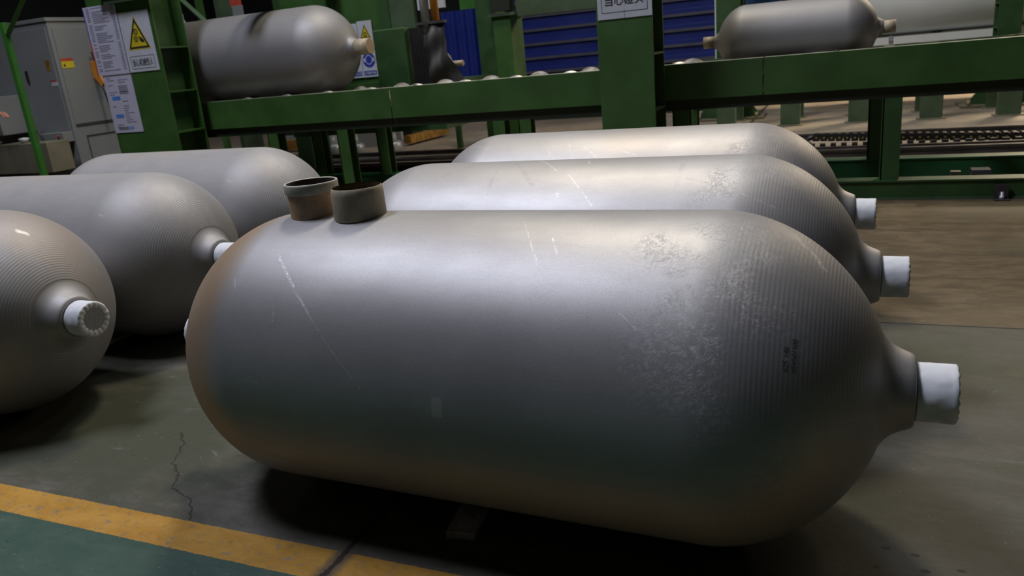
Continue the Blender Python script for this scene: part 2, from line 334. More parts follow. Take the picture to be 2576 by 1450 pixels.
wp = empty('door_jamb', (-1.66, 11.0, 0), 'narrow white jamb strip at the right edge of the blue shutter', 'jamb')
box('jamb_strip', M['white'], wp, 0, 0.045, 0, 0.2, 0.0, 2.6)
tag(box('blue_board', M['blue2'], None, -1.30, -0.86, 11.3, 11.4, 1.15, 2.6), 'small blue panel peeking above the left shoulder of the small cylinder', 'board')

# broad green column beside shutter
gc = empty('green_column', (-3.48, 8.0, 0), 'wide dull green column standing left of the blue ribbed shutter', 'column')
box('column_face', M['dgreen'], gc, -0.24, -0.03, 0, 0.3, 0, 2.6); box('column_flange', M['green'], gc, -0.03, 0.17, -0.04, 0.3, 0, 1.42)
box('column_cap', M['greygreen'], gc, -0.06, 0.24, -0.08, 0.3, 1.42, 1.45)
box('junction_box', M['channel'], gc, -0.02, 0.2, -0.1, 0.0, 1.47, 2.1)
tag(box('lintel_beam', M['greygreen'], None, -3.25, -2.20, 8.0, 8.2, 1.40, 1.62).__class__ and bpy.data.objects['lintel_beam'], 'dull green beam running right from the wide green column above the shutter', 'beam')
# vertical blue corrugated sheet
b = MB(); xs = [-4.30 + .02 * i for i in range(31)]
vs = []; 
for i, x in enumerate(xs):
    d = 0.03 if (i // 3) % 2 else 0.0
    vs += [(x, 8.3 + d, .42), (x, 8.3 + d, 1.55), (x, 8.36, .42), (x, 8.36, 1.55)]
fs = []
for i in range(len(xs) - 1):
    k = 4 * i; fs += [(k, k + 4, k + 5, k + 1), (k + 2, k + 3, k + 7, k + 6), (k + 1, k + 5, k + 7, k + 3)]
b.add(vs, fs); scr = empty('blue_screen', (0, 0, 0), 'tall blue corrugated sheet standing left of the wide green column', 'screen'); b.build('corrugated_sheet', M['blue'], scr)
for x in (-4.28, -3.75): box('leg', M['dgreen'], scr, x - .03, x + .03, 8.37, 8.42, 0, 1.5)
tag(box('pale_board', M['white'], None, -4.75, -4.40, 8.6, 8.65, 1.62, 2.2), 'pale grey panel above the tall blue corrugated sheet', 'panel')
tag(box('crossbeam', M['lgreen'], None, -4.12, -3.62, 8.45, 8.55, 1.56, 2.2), 'green plate above the blue corrugated sheet', 'plate')

def column(name, label, x0, x1, yf, yb, gz, side=1, top=3.4, mat='green'):
    e = empty(name, ((x0 + x1) / 2, (yf + yb) / 2, 0), label, 'column', 'green steel columns'); w = (x1 - x0) / 2; d = (yb - yf) / 2
    box('front_flange', M[mat], e, -w, w, -d, -d + .014, 0, top, .002); box('rear_flange', M[mat], e, -w, w, d - .014, d, 0, top, .002)
    box('web', M['dgreen'], e, -.006 + side * (w - .10), .006 + side * (w - .10), -d + .014, d - .014, 0, top)
    for z in gz: box('stiffener', M['greygreen'] if mat == 'green' and w < .2 else M[mat], e, *sorted((side * (w - .10), side * w)), -d + .014, d - .014, z, z + .012)
    box('base_plate', M[mat], e, -w - .06, w + .06, -d - .06, d + .06, 0, .025); return e
# ------------------------------------------------------------------ shot blasting machine
sm = empty('blasting_machine', (-4.0, 6.3, 0), 'large green machine housing behind the upper left cylinder', 'machine')
box('side_panel', M['green'], sm, -0.95, 0.24, 0, .25, 0.86, 2.3, .004)
box('rear_panel', M['greygreen'], sm, 0.245, 0.49, -0.02, .03, 1.30, 2.3, .004)
box('door_panel', M['dgreen'], sm, 0.16, 0.48, -0.22, -0.02, 0.70, 1.345, .012)
box('trim_strip', M['dgreen'], sm, 0.17, 0.245, -0.03, 0.0, 0.86, 2.3)
box('lower_shell', M['dgreen'], sm, -1.0, 0.70, -.05, .9, 0.45, 0.861)
box('sloped_ledge', M['green'], sm, -0.6, 0.17, -0.12, -0.05, 0.86, .905)
box('shadow_beam', M['dgreen'], sm, -.42, -.26, -1.4, 0, 1.76, 1.86)  # unseen beam, added to cast the dark band on the upper left cylinder
pp = empty('vent_pipe', (-3.455, 6.36, 1.36), 'white vertical pipe above the rubber curtain', 'pipe')
MB().lathe([(0, .033), (1.0, .033)], cap=True, n=20).build('pipe_body', M['white'], pp); MB().lathe([(0, .036), (.9, .036)], c=(-.02, .06, 0), n=16, cap=True).build('blue_sleeve', M['blue2'], pp)
pp2 = MB().lathe([(0, .036), (1.0, .036)], n=20, cap=True).build('gas_pipe', M['orange'], None, loc=(-3.36, 6.38, 1.34)); tag(pp2, 'orange vertical pipe right of the white pipe', 'pipe')
# rubber curtain
b = MB(); NX, NZ = 14, 26
def curt(i, j, d):
    u = i / NX; v = j / NZ; z = 1.352 - .50 * v
    lx = -3.385 + .10 * v; rx = -3.135 + .15 * v ** 1.4
    x = lx + (rx - lx) * u; y = 6.12 - .10 * math.sin(v * 2.6) * (0.4 + .6 * u) + .03 * math.sin(u * 9 + v * 5) + .02 * math.sin(v * 13 + u * 4)
    return (x, y + d, z)
for d in (0, .008):
    b.add([curt(i, j, d) for j in range(NZ + 1) for i in range(NX + 1)], [(j * (NX + 1) + i, j * (NX + 1) + i + 1, (j + 1) * (NX + 1) + i + 1, (j + 1) * (NX + 1) + i) for j in range(NZ) for i in range(NX)], True)
cu = empty('rubber_curtain', (0, 0, 0), 'grey rubber flap hanging at the machine mouth above the rollers', 'curtain'); b.build('flap', M['rubber'], cu)
for s in range(7):
    b = MB(); x0 = -3.515 + .024 * s
    b.box(x0, x0 + .027, 6.15 + .006 * s, 6.155 + .006 * s, 0.86, 1.33); b.build('strip', M['black'], cu)
box('clamp_bar', M['rubber'], cu, -3.40, -3.13, 6.08, 6.14, 1.345, 1.365)

# ------------------------------------------------------------------ signs
def sign(name, label, x0, x1, z0, z1, y, cat='sign', mat='board'):
    e = empty(name, ((x0 + x1) / 2, y, z0), label, cat); w = (x1 - x0) / 2
    MB().box(-w, w, 0, 0.004, 0, z1 - z0).build('board', M[mat], e); return e
def tri(e, cx, cz, w, h, y=-.001):
    MB().prism([(cx - w / 2, cz), (cx + w / 2, cz), (cx, cz + h)], y, 0).build('triangle_edge', M['yellow'], e)
    MB().prism([(cx - w * .465, cz + h * .03), (cx + w * .465, cz + h * .03), (cx, cz + h * .96)], y - .001, y).build('triangle_border', M['ink'], e)
    MB().prism([(cx - w * .36, cz + h * .09), (cx + w * .36, cz + h * .09), (cx, cz + h * .80)], y - .002, y - .001).build('triangle_field', M['yellow'], e)
def frame(e, x0, x1, z0, z1, t=.003, y=-.001):
    b = MB()
    for a in ((x0, x1, z0, z0 + t), (x0, x1, z1 - t, z1), (x0, x0 + t, z0, z1), (x1 - t, x1, z0, z1)): b.box(a[0], a[1], y, 0, a[2], a[3])
    b.build('text_border', M['ink'], e)
def disc(r0, r1, cx, cz, y, n=28, sx=1.0):
    b = MB(); pr = []
    vs = [(cx + sx * r * math.cos(2 * PI * i / n), y, cz + r * math.sin(2 * PI * i / n)) for r in (r0, r1) for i in range(n)]
    return b.add(vs, [(i, (i + 1) % n, n + (i + 1) % n, n + i) for i in range(n)])
YF = 4.694
s1 = sign('warning_sign', 'white sign with yellow triangle of gears and hand, on the left green column', -5.232, -4.918, 1.180, 1.625, YF)
tri(s1, 0.0, .165, .235, .245)
for cx, cz, r in ((-.008, .295, .022), (-.018, .243, .021)):
    b = disc(r * .68, r, cx, cz, -.0045); c2 = disc(0.0001, r * .3, cx, cz, -.0045); b.add(c2.v, c2.f)
    for k in range(12):
        a = k * PI / 6; b.add([(cx + r * math.cos(a - .12), -.0045, cz + r * math.sin(a - .12)), (cx + r * 1.18 * math.cos(a), -.0045, cz + r * 1.18 * math.sin(a)), (cx + r * math.cos(a + .12), -.0045, cz + r * math.sin(a + .12))], [(0, 1, 2)])
    b.build('gear_symbol', M['ink'], s1)
MB().add([(x, -.0045, z) for x, z in ((.004, .262), (.022, .258), (.040, .250), (.062, .232), (.066, .214), (.040, .216), (.022, .226), (.020, .246))], [tuple(range(8))]).build('hand_symbol', M['ink'], s1)
frame(s1, -.125, .125, .022, .118)
sign_text(MB(), '当心机械伤人', 0, .070, .215, .058, -.0015, .012).build('lettering', M['ink'], s1)
s2 = sign('warning_sign', 'white sign with black boxed lettering on the middle green column', -1.388, -1.062, 1.193, 1.62, YF)
frame(s2, -.138, .138, .035, .175)
sign_text(MB(), '当心碰头', 0, .103, .232, .058, -.0015, .008).build('lettering', M['ink'], s2)
tri(s2, 0, .20, .20, .19)
MB().box(-.002, .0, -.0012, 0, 0, .05).build('score_line', M['greyink'], s2)
random.seed(4)
n1 = sign('notice_sheet', 'upper printed notice with purple and red left edge, beside the gear warning sign', -5.585, -5.235, 1.178, 1.700, YF - .006, 'notice', 'paper')
b = MB(); z = .505
while z > .02:
    for x0, x1 in ((-.145, -.115), (-.09, -.01 + random.random() * .11), (.125, .16)):
        if random.random() < .86: b.box(x0, x1 * .97, -.001, 0, z, z + .006)
    z -= .0135
b.build('print_lines', M['greyink'], n1)
MB().box(-.177, -.168, -.002, 0, .26, .51).build('edge_strip', M['purple'], n1); MB().box(-.177, -.165, -.002, 0, 0.0, .26).build('edge_strip', M['red'], n1)
n2 = sign('notice_sheet', 'lower printed notice with two light blue blocks, below the purple edged notice', -5.550, -5.237, .720, 1.186, YF, 'notice', 'paper')
b = MB()
for k in range(22):
    z = .43 - k * .0185
    if 0.0 < z:
        for x0, x1 in ((-.12, -.12 + random.random() * .09), (0.0, random.random() * .12)):
            if random.random() < .75 and x1 - x0 > .02: b.box(x0, x1, -.001, 0, z, z + .006)
for r in range(6): b.box(-.01, .09, -.001, 0, .365 - r * .012, .372 - r * .012)
b.build('print_lines', M['greyink'], n2)
for z in (.262, .120): MB().box(-.105, -.015 if z > .2 else -.02, -.0015, 0, z, z + .028).build('blue_block', M['tagblue'], n2)
sign_text(MB(), 'IIIIIIII', -.055, .035, .10, .024, -.0015, .02).build('print_row', M['ink'], n2); sign_text(MB(), 'IIIII', .03, .035, .06, .024, -.0015, .02).build('print_row', M['tagblue'], n2)
# two signs behind
s3 = sign('warning_sign', 'white sign with yellow noise triangle, on the machine behind the upper left cylinder', -4.115, -3.962, 1.198, 1.445, 6.282)
tri(s3, .0, .095, .115, .125)
for r in (.014, .022): 
    q = disc(r - .004, r, 0, .13, -.0045, 16); q.build('noise_symbol', M['ink'], s3)
MB().box(-.062, .062, -.001, 0, .020, .068).build('caption_band', M['yellow'], s3)
sign_text(MB(), '噪声有害', 0, .044, .105, .034, -.0016, .01).build('lettering', M['ink'], s3)
def mand(x0, x1, label, txt, sym):
    e = sign('mandatory_sign', label, x0, x1, .955, 1.192, 6.282)
    disc(0.0001, .066, 0, .150, -.001).build('blue_disc', M['signblue'], e)
    if sym:
        disc(.036, .043, 0, .152, -.002, 24, .86).build('headset_symbol', M['board'], e)
        for sx in (-1, 1): MB().box(sx * .045 - .012, sx * .045 + .012, -.002, 0, .135, .168).build('ear_cup', M['board'], e)
    else: disc(0.0001, .036, 0, .152, -.002, 24, .8).build('mask_symbol', M['board'], e)
    MB().box(-.066, .066, -.001, 0, .016, .056).build('caption_band', M['signblue'], e)
    sign_text(MB(), txt, 0, .036, .118, .026, -.0016, .01).build('lettering', M['board'], e)
mand(-4.115, -3.960, 'white sign with blue disc showing a head with ear protection', '必须戴护耳器', True)
mand(-4.275, -4.120, 'white sign with blue disc half hidden by the upper left cylinder dome', '必须戴防尘口罩', False)
tag(box('blank_board', M['board'], None, -4.275, -4.120, 6.282, 6.286, 1.198, 1.43), 'white board with dark corner edge beside the noise warning sign', 'sign')

# ------------------------------------------------------------------ columns
c1 = column('steel_column', 'broad green steel column at left carrying the printed notices', -5.553, -4.888, 4.7, 5.012, (1.335, 1.0, .685))
c2 = column('steel_column', 'narrow green steel column in the middle, in front of the conveyor', -1.400, -1.064, 4.7, 4.995, (.97, .64))
bt = empty('beam_bracket', (-5.2, 4.64, 1.70), 'dusty green bracket across the top of the left green column', 'bracket')
box('plate', M['greygreen'], bt, -.09, .34, 0, .056, -.005, .09); box('bar', M['lgreen'], bt, -.16, .36, -.02, .05, .045, .12)
# guard frame left
g = empty('guard_frame', (-5.86, 4.2, 0), 'bright green tubular post with diagonal brace at the far left', 'frame')
b = MB(); b.box(-.022, .022, -.022, .022, 0, 1.62); b.build('post', M['lgreen'], g, .003)
MB().tube([(0.02, 0, 1.53), (.46, 0, 1.90)], .022, 4, False).build('brace', M['lgreen'], g)
box('foot', M['lgreen'], g, -.06, .06, -.06, .06, 0, .01)

# ------------------------------------------------------------------ roller conveyor
cv = empty('roller_conveyor', (-2.0, 5.48, 0), 'green roller conveyor running across the hall behind the floor cylinders', 'conveyor')
CX = -2.0; CY = 5.48
def cb(name, mat, x0, x1, y0, y1, z0, z1, bevel=0.0): return box(name, M[mat], cv, x0 - CX, x1 - CX, y0 - CY, y1 - CY, z0, z1, bevel)
for x0, x1 in ((-5.5, -3.150), (-3.142, -.489), (-.481, 2.6)):
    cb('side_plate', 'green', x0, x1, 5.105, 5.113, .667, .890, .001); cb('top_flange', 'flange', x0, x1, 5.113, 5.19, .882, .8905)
    cb('side_plate', 'green', x0, x1, 5.847, 5.855, .640, .855); cb('top_flange', 'green', x0, x1, 5.77, 5.847, .847, .855)
for y in (5.135, 5.765):
    cb('channel_beam', 'channel', -5.5, 2.6, y, y + .06, .600, .666)
for y in (5.115, 5.79):
    dz = .02 if y > 5.5 else 0
    cb('base_beam', 'dgreen' if y < 5.5 else 'emerald', -5.5, 2.6, y, y + .008, .01, .112 + dz); cb('base_flange', 'dgreen' if y < 5.5 else 'emerald', -5.5, 2.6, y - .01, y + .11, .108 + dz, .118 + dz)
    cb('base_flange', 'greygreen', -5.5, 2.6, y - .012, y + .11, 0, .012)
for x in (-4.32, -3.64, -2.3, -1.0, .238, 2.2):
    for y, t in ((5.13, 0), (5.78, 1)):
        xx = x - .06 * t; z0 = .118 + .02 * t
        o = MB(); o.box(xx - .052 - CX, xx + .052 - CX, y - CY, y + .008 - CY, z0, .60); o.box(xx - .052 - CX, xx + .052 - CX, y + .092 - CY, y + .10 - CY, z0, .60); o.box(xx - .05 - CX, xx - .042 - CX, y - CY, y + .10 - CY, z0, .60)
        o.build('leg', M['green' if x < 0 else 'dgreen'], cv)
def roller(x, dz=0.0, r=.115):
    b = MB(); zc = .899 - r + dz
    b.lathe([(-.24, .03), (-.24, r), (-.225, r), (-.02, .062), (.02, .062), (.225, r), (.24, r), (.24, .03)], 'y', (x - CX, 0, zc), 36)
    b.lathe([(-.36, .018), (.36, .018)], 'y', (x - CX, 0, zc), 12, cap=True); b.build('roller', M['roller'], cv)
for k in range(10): roller(-5.415 + .405 * k)
roller(-1.36); roller(-1.02); 
for x in (-.62, -.16, .52, .98, 1.44): roller(x, -.06)
for x in (-3.24, -2.95, -2.43, -.075): MB().lathe([(0, .016), (.008, .016)], c=(x - CX, 5.16 - CY, .889), n=6, cap=True).build('bolt', M['channel'], cv)
sb = empty('sensor_bracket', (.215, 5.2, .89), 'small steel stop bracket on the conveyor rail at the end of the small cylinder', 'bracket')
box('plate', M['roller'], sb, -.012, .012, -.02, .02, 0, .055, .002); MB().lathe([(0, .014), (.02, .014)], 'y', (0, -.03, .045), 12, cap=True).build('bolt', M['silver'], sb); box('foot', M['roller'], sb, -.035, .02, -.03, .03, -.001, .006)
ab = empty('anchor_bolt', (.82, 5.09, 0), 'dark anchor bracket with nut on the floor at the foot of the conveyor', 'bracket')
box('bracket_plate', M['rail'], ab, -.035, .035, -.01, .01, 0, .085, .002); box('foot_plate', M['rail'], ab, -.04, .04, -.05, .01, 0, .008, .002); MB().lathe([(0, .014), (.018, .014), (.018, .008), (.04, .008)], c=(0, -.028, .008), n=6, cap=True).build('nut', M['silver'], ab)
tag(box('yellow_block', M['tray'], None, .60, .655, 5.45, 5.5, 0, .10), 'small dull yellow block between the conveyor base beams', 'block')
tag(box('concrete_wedge', M['seam'], None, .70, .80, 5.35, 5.45, 0, .125), 'grey block between the conveyor base beams', 'block')

# ------------------------------------------------------------------ transfer conveyor far behind, legs seen under the rail
tv = empty('transfer_conveyor', (0.5, 9.5, 0), 'second conveyor on green box legs far behind, seen below the front conveyor rail', 'conveyor')
def tb(name, mat, x0, x1, y0, y1, z0, z1): return box(name, M[mat], tv, x0 - .5, x1 - .5, y0 - 9.5, y1 - 9.5, z0, z1)
tb('rail_beam', 'greygreen', -2.0, 3.6, 9.12, 9.16, .62, .74); tb('rail_beam', 'greygreen', -2.0, 3.6, 9.84, 9.88, .62, .74)
for k in range(7):
    x = -1.26 + .68 * k
    for y in (9.05, 9.75):
        tb('leg', 'greygreen', x - .10, x + .10, y, y + .12, .012, .74); tb('foot_plate', 'tray', x - .13, x + .13, y - .04, y + .16, 0, .012)
# pale pipe on it
pz = MB().lathe([(-1.6, .418), (-1.6, .43), (2.2, .43), (2.2, .418)], 'x', (0, 0, 0), 64, cap=False); pz.lathe([(-1.6, .418), (2.2, .418)], 'x', (0, 0, 0), 64)
pe = empty('steel_pipe', (.95, 11.0, 1.245), 'large pale white pipe lying behind the right end of the conveyor', 'pipe'); pz.build('pipe_wall', M['pipewhite'], pe)
ps = empty('pipe_rack', (.95, 11.0, 0), 'white painted low rack under the large pale pipe', 'rack')
box('rack_beam', M['pipewhite'], ps, -1.5, 2.1, -.25, .25, .50, .795)
for sx in (-.85, .85): box('rack_leg', M['greygreen'], ps, sx - .08, sx + .08, -.2, .2, 0, .5)
for sx in (-1.2, 0, 1.8): box('saddle', M['seam'], ps, sx - .05, sx + .05, -.1, .1, .795, .814)
# columns on the lit floor far behind
for (x0, x1), side, lab in (((-1.50, -1.22), 1, 'green column with gusseted foot far behind, between blue shutter and small cylinder'), ((1.44, 1.66), -1, 'green column with side stiffeners far behind at the right edge')):
    e = column('steel_column', lab, x0, x1, 10.05, 10.35, (.56, .81, 1.06, 1.31), side, mat='dgreen')
    for sx in (-1, 1):
        w = (x1 - x0) / 2; MB().prism([(sx * w, .025), (sx * (w + .24), .025), (sx * w, .36)], -.16, -.14).build('gusset', M['dgreen'], e)
    box('foot_plate', M['tray'], e, -.42, .42, -.34, .2, 0, .022)
    for sx in (-.34, .34): MB().lathe([(0, .018), (.06, .018)], c=(sx, -.28, .02), n=8, cap=True).build('bolt', M['tan'], e)

# cable drag chain and floor rails
dc = empty('drag_chain', (.4, 7.35, 0), 'black cable drag chain with yellow link dots on the floor behind the conveyor', 'cable chain')
def chz(x): return .128 - .055 * (x + .29) / 1.6
links = []; x = -.25; k = 0
while x < 2.2:
    links.append((x, chz(x))); x += .062
for (x, zt) in links:
    b = MB(); b.box(x - .4 - .028, x - .4 + .028, -.05, -.044, zt - .062, zt - .006); b.box(x - .4 - .028, x - .4 + .028, .044, .05, zt - .062, zt - .006); b.box(x - .4 - .014, x - .4 + .014, -.05, .05, zt - .008, zt)
    lk = b.build('link', M['black'], dc); MB().lathe([(0, .009), (.003, .009)], 'y', (x - .4, -.0535, zt - .034), 10, cap=True).build('link_dot', M['dotyellow'], lk)
for k in range(8):
    a = PI / 2 + k * PI / 8; x = -.31 + .045 * math.cos(a) - 0; z = .075 + .05 * math.sin(a)
b = MB(); b.tube([(-.25 - .4, 0, .10), (-.31 - .4, 0, .085), (-.335 - .4, 0, .055), (-.30 - .4, 0, .028)], .022, 8); b.build('link_bend', M['black'], dc)
for k in range(20):
    x = -.28 + .085 * k; MB().box(x - .4 - .022, x - .4 + .022, -.12, -.04, .012, .045).build('lower_link', M['black'], dc)
def rail(y, z, w, label, x0=-8.5, x1=4.0, mat='rail'):
    e = MB().box(x0, x1, y, y + w, 0, z * .3).box(x0, x1, y + w * .35, y + w * .65, z * .3, z * .75).box(x0, x1, y + w * .2, y + w * .8, z * .75, z).build('floor_rail', M[mat]); return tag(e, label, 'rail', 'floor rails behind the conveyor')
rail(7.90, .05, .07, 'farthest dark floor rail behind the cable chain'); rail(6.78, .06, .08, 'dark floor rail nearest the conveyor, in front of the cable chain'); rail(7.12, .035, .06, 'middle dark floor rail under the cable chain')
tag(box('floor_channel', M['rail'], None, -8.5, -1.5, 7.45, 7.62, 0, .03), 'low steel channel along the floor rails behind the rings', 'channel')

# spool stands & amber guards at left under the conveyor
for i, (x, y) in enumerate(((-6.54, 8.44), (-6.10, 8.33), (-5.69, 8.24), (-5.155, 8.27))):
    e = empty('spool_stand', (x, y, 0), ('silver spool stand under the conveyor, leftmost of four', 'silver spool stand under the conveyor, second of four from the left', 'silver spool stand under the conveyor, second of four from the right', 'silver spool stand under the conveyor, rightmost of four')[i], 'stand', 'spool stands on the floor behind the conveyor')
    MB().lathe([(0, .13), (.11, .13), (.13, .11)], n=28, cap=True).build('base', M['silver'], e)
    MB().lathe([(.13, .075), (.19, .062), (.27, .06), (.31, .09), (.33, .09)], n=24, cap=True).build('spool', M['silver'], e)
tag(MB().box(-7.45, -6.62, 8.72, 8.85, .03, .16).build('amber_guard', M['amber']), 'worn amber guard bar behind the leftmost spool stand', 'guard')
mm = Matrix.Translation((-5.22, 9.45, 0)) @ Matrix.Rotation(math.radians(86), 4, 'Z')
tag(MB().box(-.62, .35, -.05, .05, .03, .13, mm).build('amber_guard', M['amber']), 'worn amber guard bar slanting away right of the spool stands', 'guard')
tag(MB().box(-7.5, -5.42, 8.95, 9.0, .0, .20).build('grey_kerb', M['disc']), 'grey steel kerb behind the spool stands', 'kerb')
tag(MB().box(-7.8, -5.45, 9.3, 9.6, .0, 1.0).build('pit_housing', M['dark']), 'black housing behind the spool stands', 'housing')

# ------------------------------------------------------------------ cabinet etc at left
cb_ = empty('control_cabinet', (-7.2, 5.6, 0), 'tall grey metal cabinet with warning stickers at the left', 'cabinet')
box('body', M['cabinet'], cb_, -1.5, 0, 0, 1.5, .0, 1.755, .006)
box('door', M['cabinet'], cb_, -.60, -.03, -.012, 0, .70, 1.70, .004); box('door', M['cabinet'], cb_, -1.2, -.62, -.012, 0, .70, 1.70, .004)
box('roof_lip', M['cabinet'], cb_, -1.51, .012, -.015, 1.5, 1.755, 1.79, .003)
o = MB().box(-.45, -.43, -.03, -.012, 1.20, 1.32).build('handle', M['black'], cb_)
box('side_panel', M['cabinet'], cb_, 0, .008, .04, 1.4, .76, 1.70, .003); box('side_seam', M['seam'], cb_, 0, .009, .04, 1.4, .742, .750); box('side_seam', M['seam'], cb_, 0, .009, .13, .135, .05, .64); box('side_seam', M['seam'], cb_, 0, .009, .13, 1.4, .632, .638)
box('yellow_sticker', M['yellow'], cb_, .009, .011, .045, .185, 1.31, 1.375); box('orange_sticker', M['red'], cb_, .009, .011, .045, .185, 1.375, 1.405)
MB().add([(.012, .06, 1.325), (.012, .09, 1.325), (.012, .075, 1.36)], [(0, 1, 2)]).build('hazard_mark', M['ink'], cb_)
box('yellow_sticker', M['amber'], cb_, -.14, -.08, -.015, -.012, 1.30, 1.40); box('red_sticker', M['red'], cb_, -.135, -.05, -.015, -.012, 1.188, 1.205); box('white_sticker', M['board'], cb_, -.125, -.04, -.015, -.012, 1.15, 1.186)
box('control_shelf', M['cabinet'], cb_, -.40, -.02, -.12, 0, .60, .70, .004)
tag(MB().lathe([(0, .012), (.02, .012)], 'y', (-.08, -.14, .665), 10, cap=True).build('red_button', M['red'], cb_))
e = empty('lever_handle', (-7.188, 5.97, 1.30), 'orange lever with black grip on the side of the grey cabinet', 'lever')
MB().prism([(0, .06), (.09, .06), (.09, -.08), (.13, -.16), (.09, -.2), (0, -.1)], 0, .05).build('lever', M['orange'], e, .004); MB().tube([(.05, .02, .15), (.06, .02, .05)], .018).build('grip', M['black'], e)
MB().tube([(.08, .02, -.14), (.13, .02, -.45)], .014).build('cable', M['black'], e)
e = empty('parts_tray', (-7.56, 5.20, 0), 'khaki sheet metal box on a stand below the grey cabinet', 'box')
box('tray', M['tray'], e, -.42, .45, 0, .25, .345, .635, .004); box('leg', M['seam'], e, -.38, -.33, .02, .2, 0, .33); box('leg', M['seam'], e, .35, .40, .02, .2, 0, .33)
for k in range(4): MB().lathe([(0, .009), (.003, .009)], 'y', (-.38 + .012 * k, -.003, .56 - .045 * k), 8, cap=True).build('hole', M['black'], e)
e = empty('grey_console', (-8.12, 5.28, 0), 'pale grey console box left of the green guard post', 'console')
box('console_body', M['cabinet'], e, -.15, .32, 0, .3, .72, 1.10, .006); box('stand', M['seam'], e, -.14, -.06, .1, .2, 0, .72)
for nm, x, z, r, mt in (('small_bowl', -7.55, .625, .05, 'white'), ('small_cup', -7.40, .62, .03, 'silver'), ('small_cup', -7.92, .62, .022, 'white')):
    o = MB().lathe([(0, r * .55), (0.03, r), (r * .9, r * .9), (r, .2 * r)], n=20, cap=True).build(nm, M[mt]); o.location = (x, 5.30, z + .013)
    tag(o, {'-7.55': 'round white object on the khaki tray right of the green post', '-7.4': 'small grey part on the khaki tray near its right end', '-7.92': 'tiny white part on the khaki tray left of the green post'}[str(x)], 'part')
tag(MB().tube([(-7.50, 5.36, .648), (-7.46, 5.36, .73), (-7.38, 5.35, .75), (-7.34, 5.35, .648)], .012).build('hose', M['seam']), 'grey hose looping on the khaki tray under the cabinet', 'hose')
tag(MB().tube([(-8.55, 5.3, .0), (-8.42, 5.28, .3), (-8.40, 5.28, .42)], .03).build('orange_barrier', M['orange']), 'orange slanted bar at the far left edge beside the khaki tray', 'bar')

# background machine frame above the upper-left cylinder
e = empty('machine_frame', (-6.1, 7.0, 0), 'green framework of posts and braces behind the top of the upper left cylinder', 'frame')
box('post', M['green'], e, -.52, -.46, 0, .06, 0, 2.4); box('post', M['greygreen'], e, -.20, .02, 0, .06, 0, 2.4); box('post', M['dgreen'], e, .28, .60, .3, .4, 0, 2.4); box('post', M['greygreen'], e, .64, .82, .1, .2, 0, 2.4); box('post', M['greygreen'], e, -.35, -.29, .1, .16, 0, 2.4)
MB().tube([(-.72, 0, 1.95), (-.36, 0, 1.62)], .03, 4, False).build('brace', M['green'], e)
box('panel', M['dgreen'], e, .3, 1.5, .5, .52, .9, 2.4)
s = empty('caution_label', (-6.02, 6.95, 1.70), 'small label with red top and white lower half above the upper left cylinder', 'label')
box('red_half', M['red'], s, -.075, .075, 0, .004, .09, .2); box('white_half', M['cabinet'], s, -.06, .085, 0, .004, -.03, .09)
MB().lathe([(0, .03), (.03, .045), (.06, .02), (.12, .02)], c=(0, 0, 0), n=14, cap=True).build('lamp_fitting', M['silver'], None, loc=(-6.80, 6.95, 1.66)); tag(bpy.data.objects['lamp_fitting'], 'small shiny fitting above the left end of the upper left cylinder', 'fitting')

# ------------------------------------------------------------------ person at the far left edge
def skin_obj(name, verts, edges, radii, mat, parent=None, sub=2):
    me = bpy.data.meshes.new(name); me.from_pydata(verts, edges, []); o = bpy.data.objects.new(name, me); COL.objects.link(o)
    sk = o.modifiers.new('skin', 'SKIN'); 
    for i, r in enumerate(radii): me.skin_vertices[0].data[i].radius = (r, r)
    me.skin_vertices[0].data[0].use_root = True
    s_ = o.modifiers.new('sub', 'SUBSURF'); s_.levels = sub; s_.render_levels = sub; sk.use_smooth_shade = True; me.materials.append(mat)
    if parent: o.parent = parent
    return o
pe_ = empty('person', (-7.93, 4.96, 0), 'person in dark workwear at the left edge, one hand reaching into view', 'person')
Vb = [(0, 0, .95), (0, 0, 1.15), (0, 0, 1.38), (0, 0, 1.50), (0, .02, 1.60), (0, .02, 1.70), (.18, 0, 1.42), (.22, .05, 1.15), (.36, .1, .97), (-.18, 0, 1.42), (-.24, 0, 1.15), (-.22, .08, .92), (.1, 0, .88), (.11, .02, .48), (.11, 0, .08), (.11, -.14, .04), (-.1, 0, .88), (-.11, .02, .48), (-.11, 0, .08), (-.11, -.14, .04)]
Eb = [(0, 1), (1, 2), (2, 3), (3, 4), (4, 5), (2, 6), (6, 7), (7, 8), (2, 9), (9, 10), (10, 11), (0, 12), (12, 13), (13, 14), (14, 15), (0, 16), (16, 17), (17, 18), (18, 19)]
Rb = [.15, .14, .15, .06, .085, .08, .07, .052, .04, .07, .052, .04, .09, .065, .05, .04, .09, .065, .05, .04]
skin_obj('body', Vb, Eb, Rb, M['cloth'], pe_)
Vh = [(.36, .1, .97), (.41, .11, .955), (.455, .115, .945), (.43, .085, .945), (.465, .07, .925)]; Eh = [(0, 1), (1, 2), (1, 3), (3, 4)]; Rh = [.026, .034, .024, .016, .012]
for k in range(4):
    y = .095 + .018 * k; L = (.075, .088, .084, .066)[k]; b0 = len(Vh)
    Vh += [(.47, y, .945), (.47 + L * .5, y, .938), (.47 + L * .8, y, .918), (.47 + L, y, .900)]; Eh += [(2, b0), (b0, b0 + 1), (b0 + 1, b0 + 2), (b0 + 2, b0 + 3)]; Rh += [.010, .009, .0085, .0075]
skin_obj('hand', Vh, Eh, Rh, M['skin'], pe_)

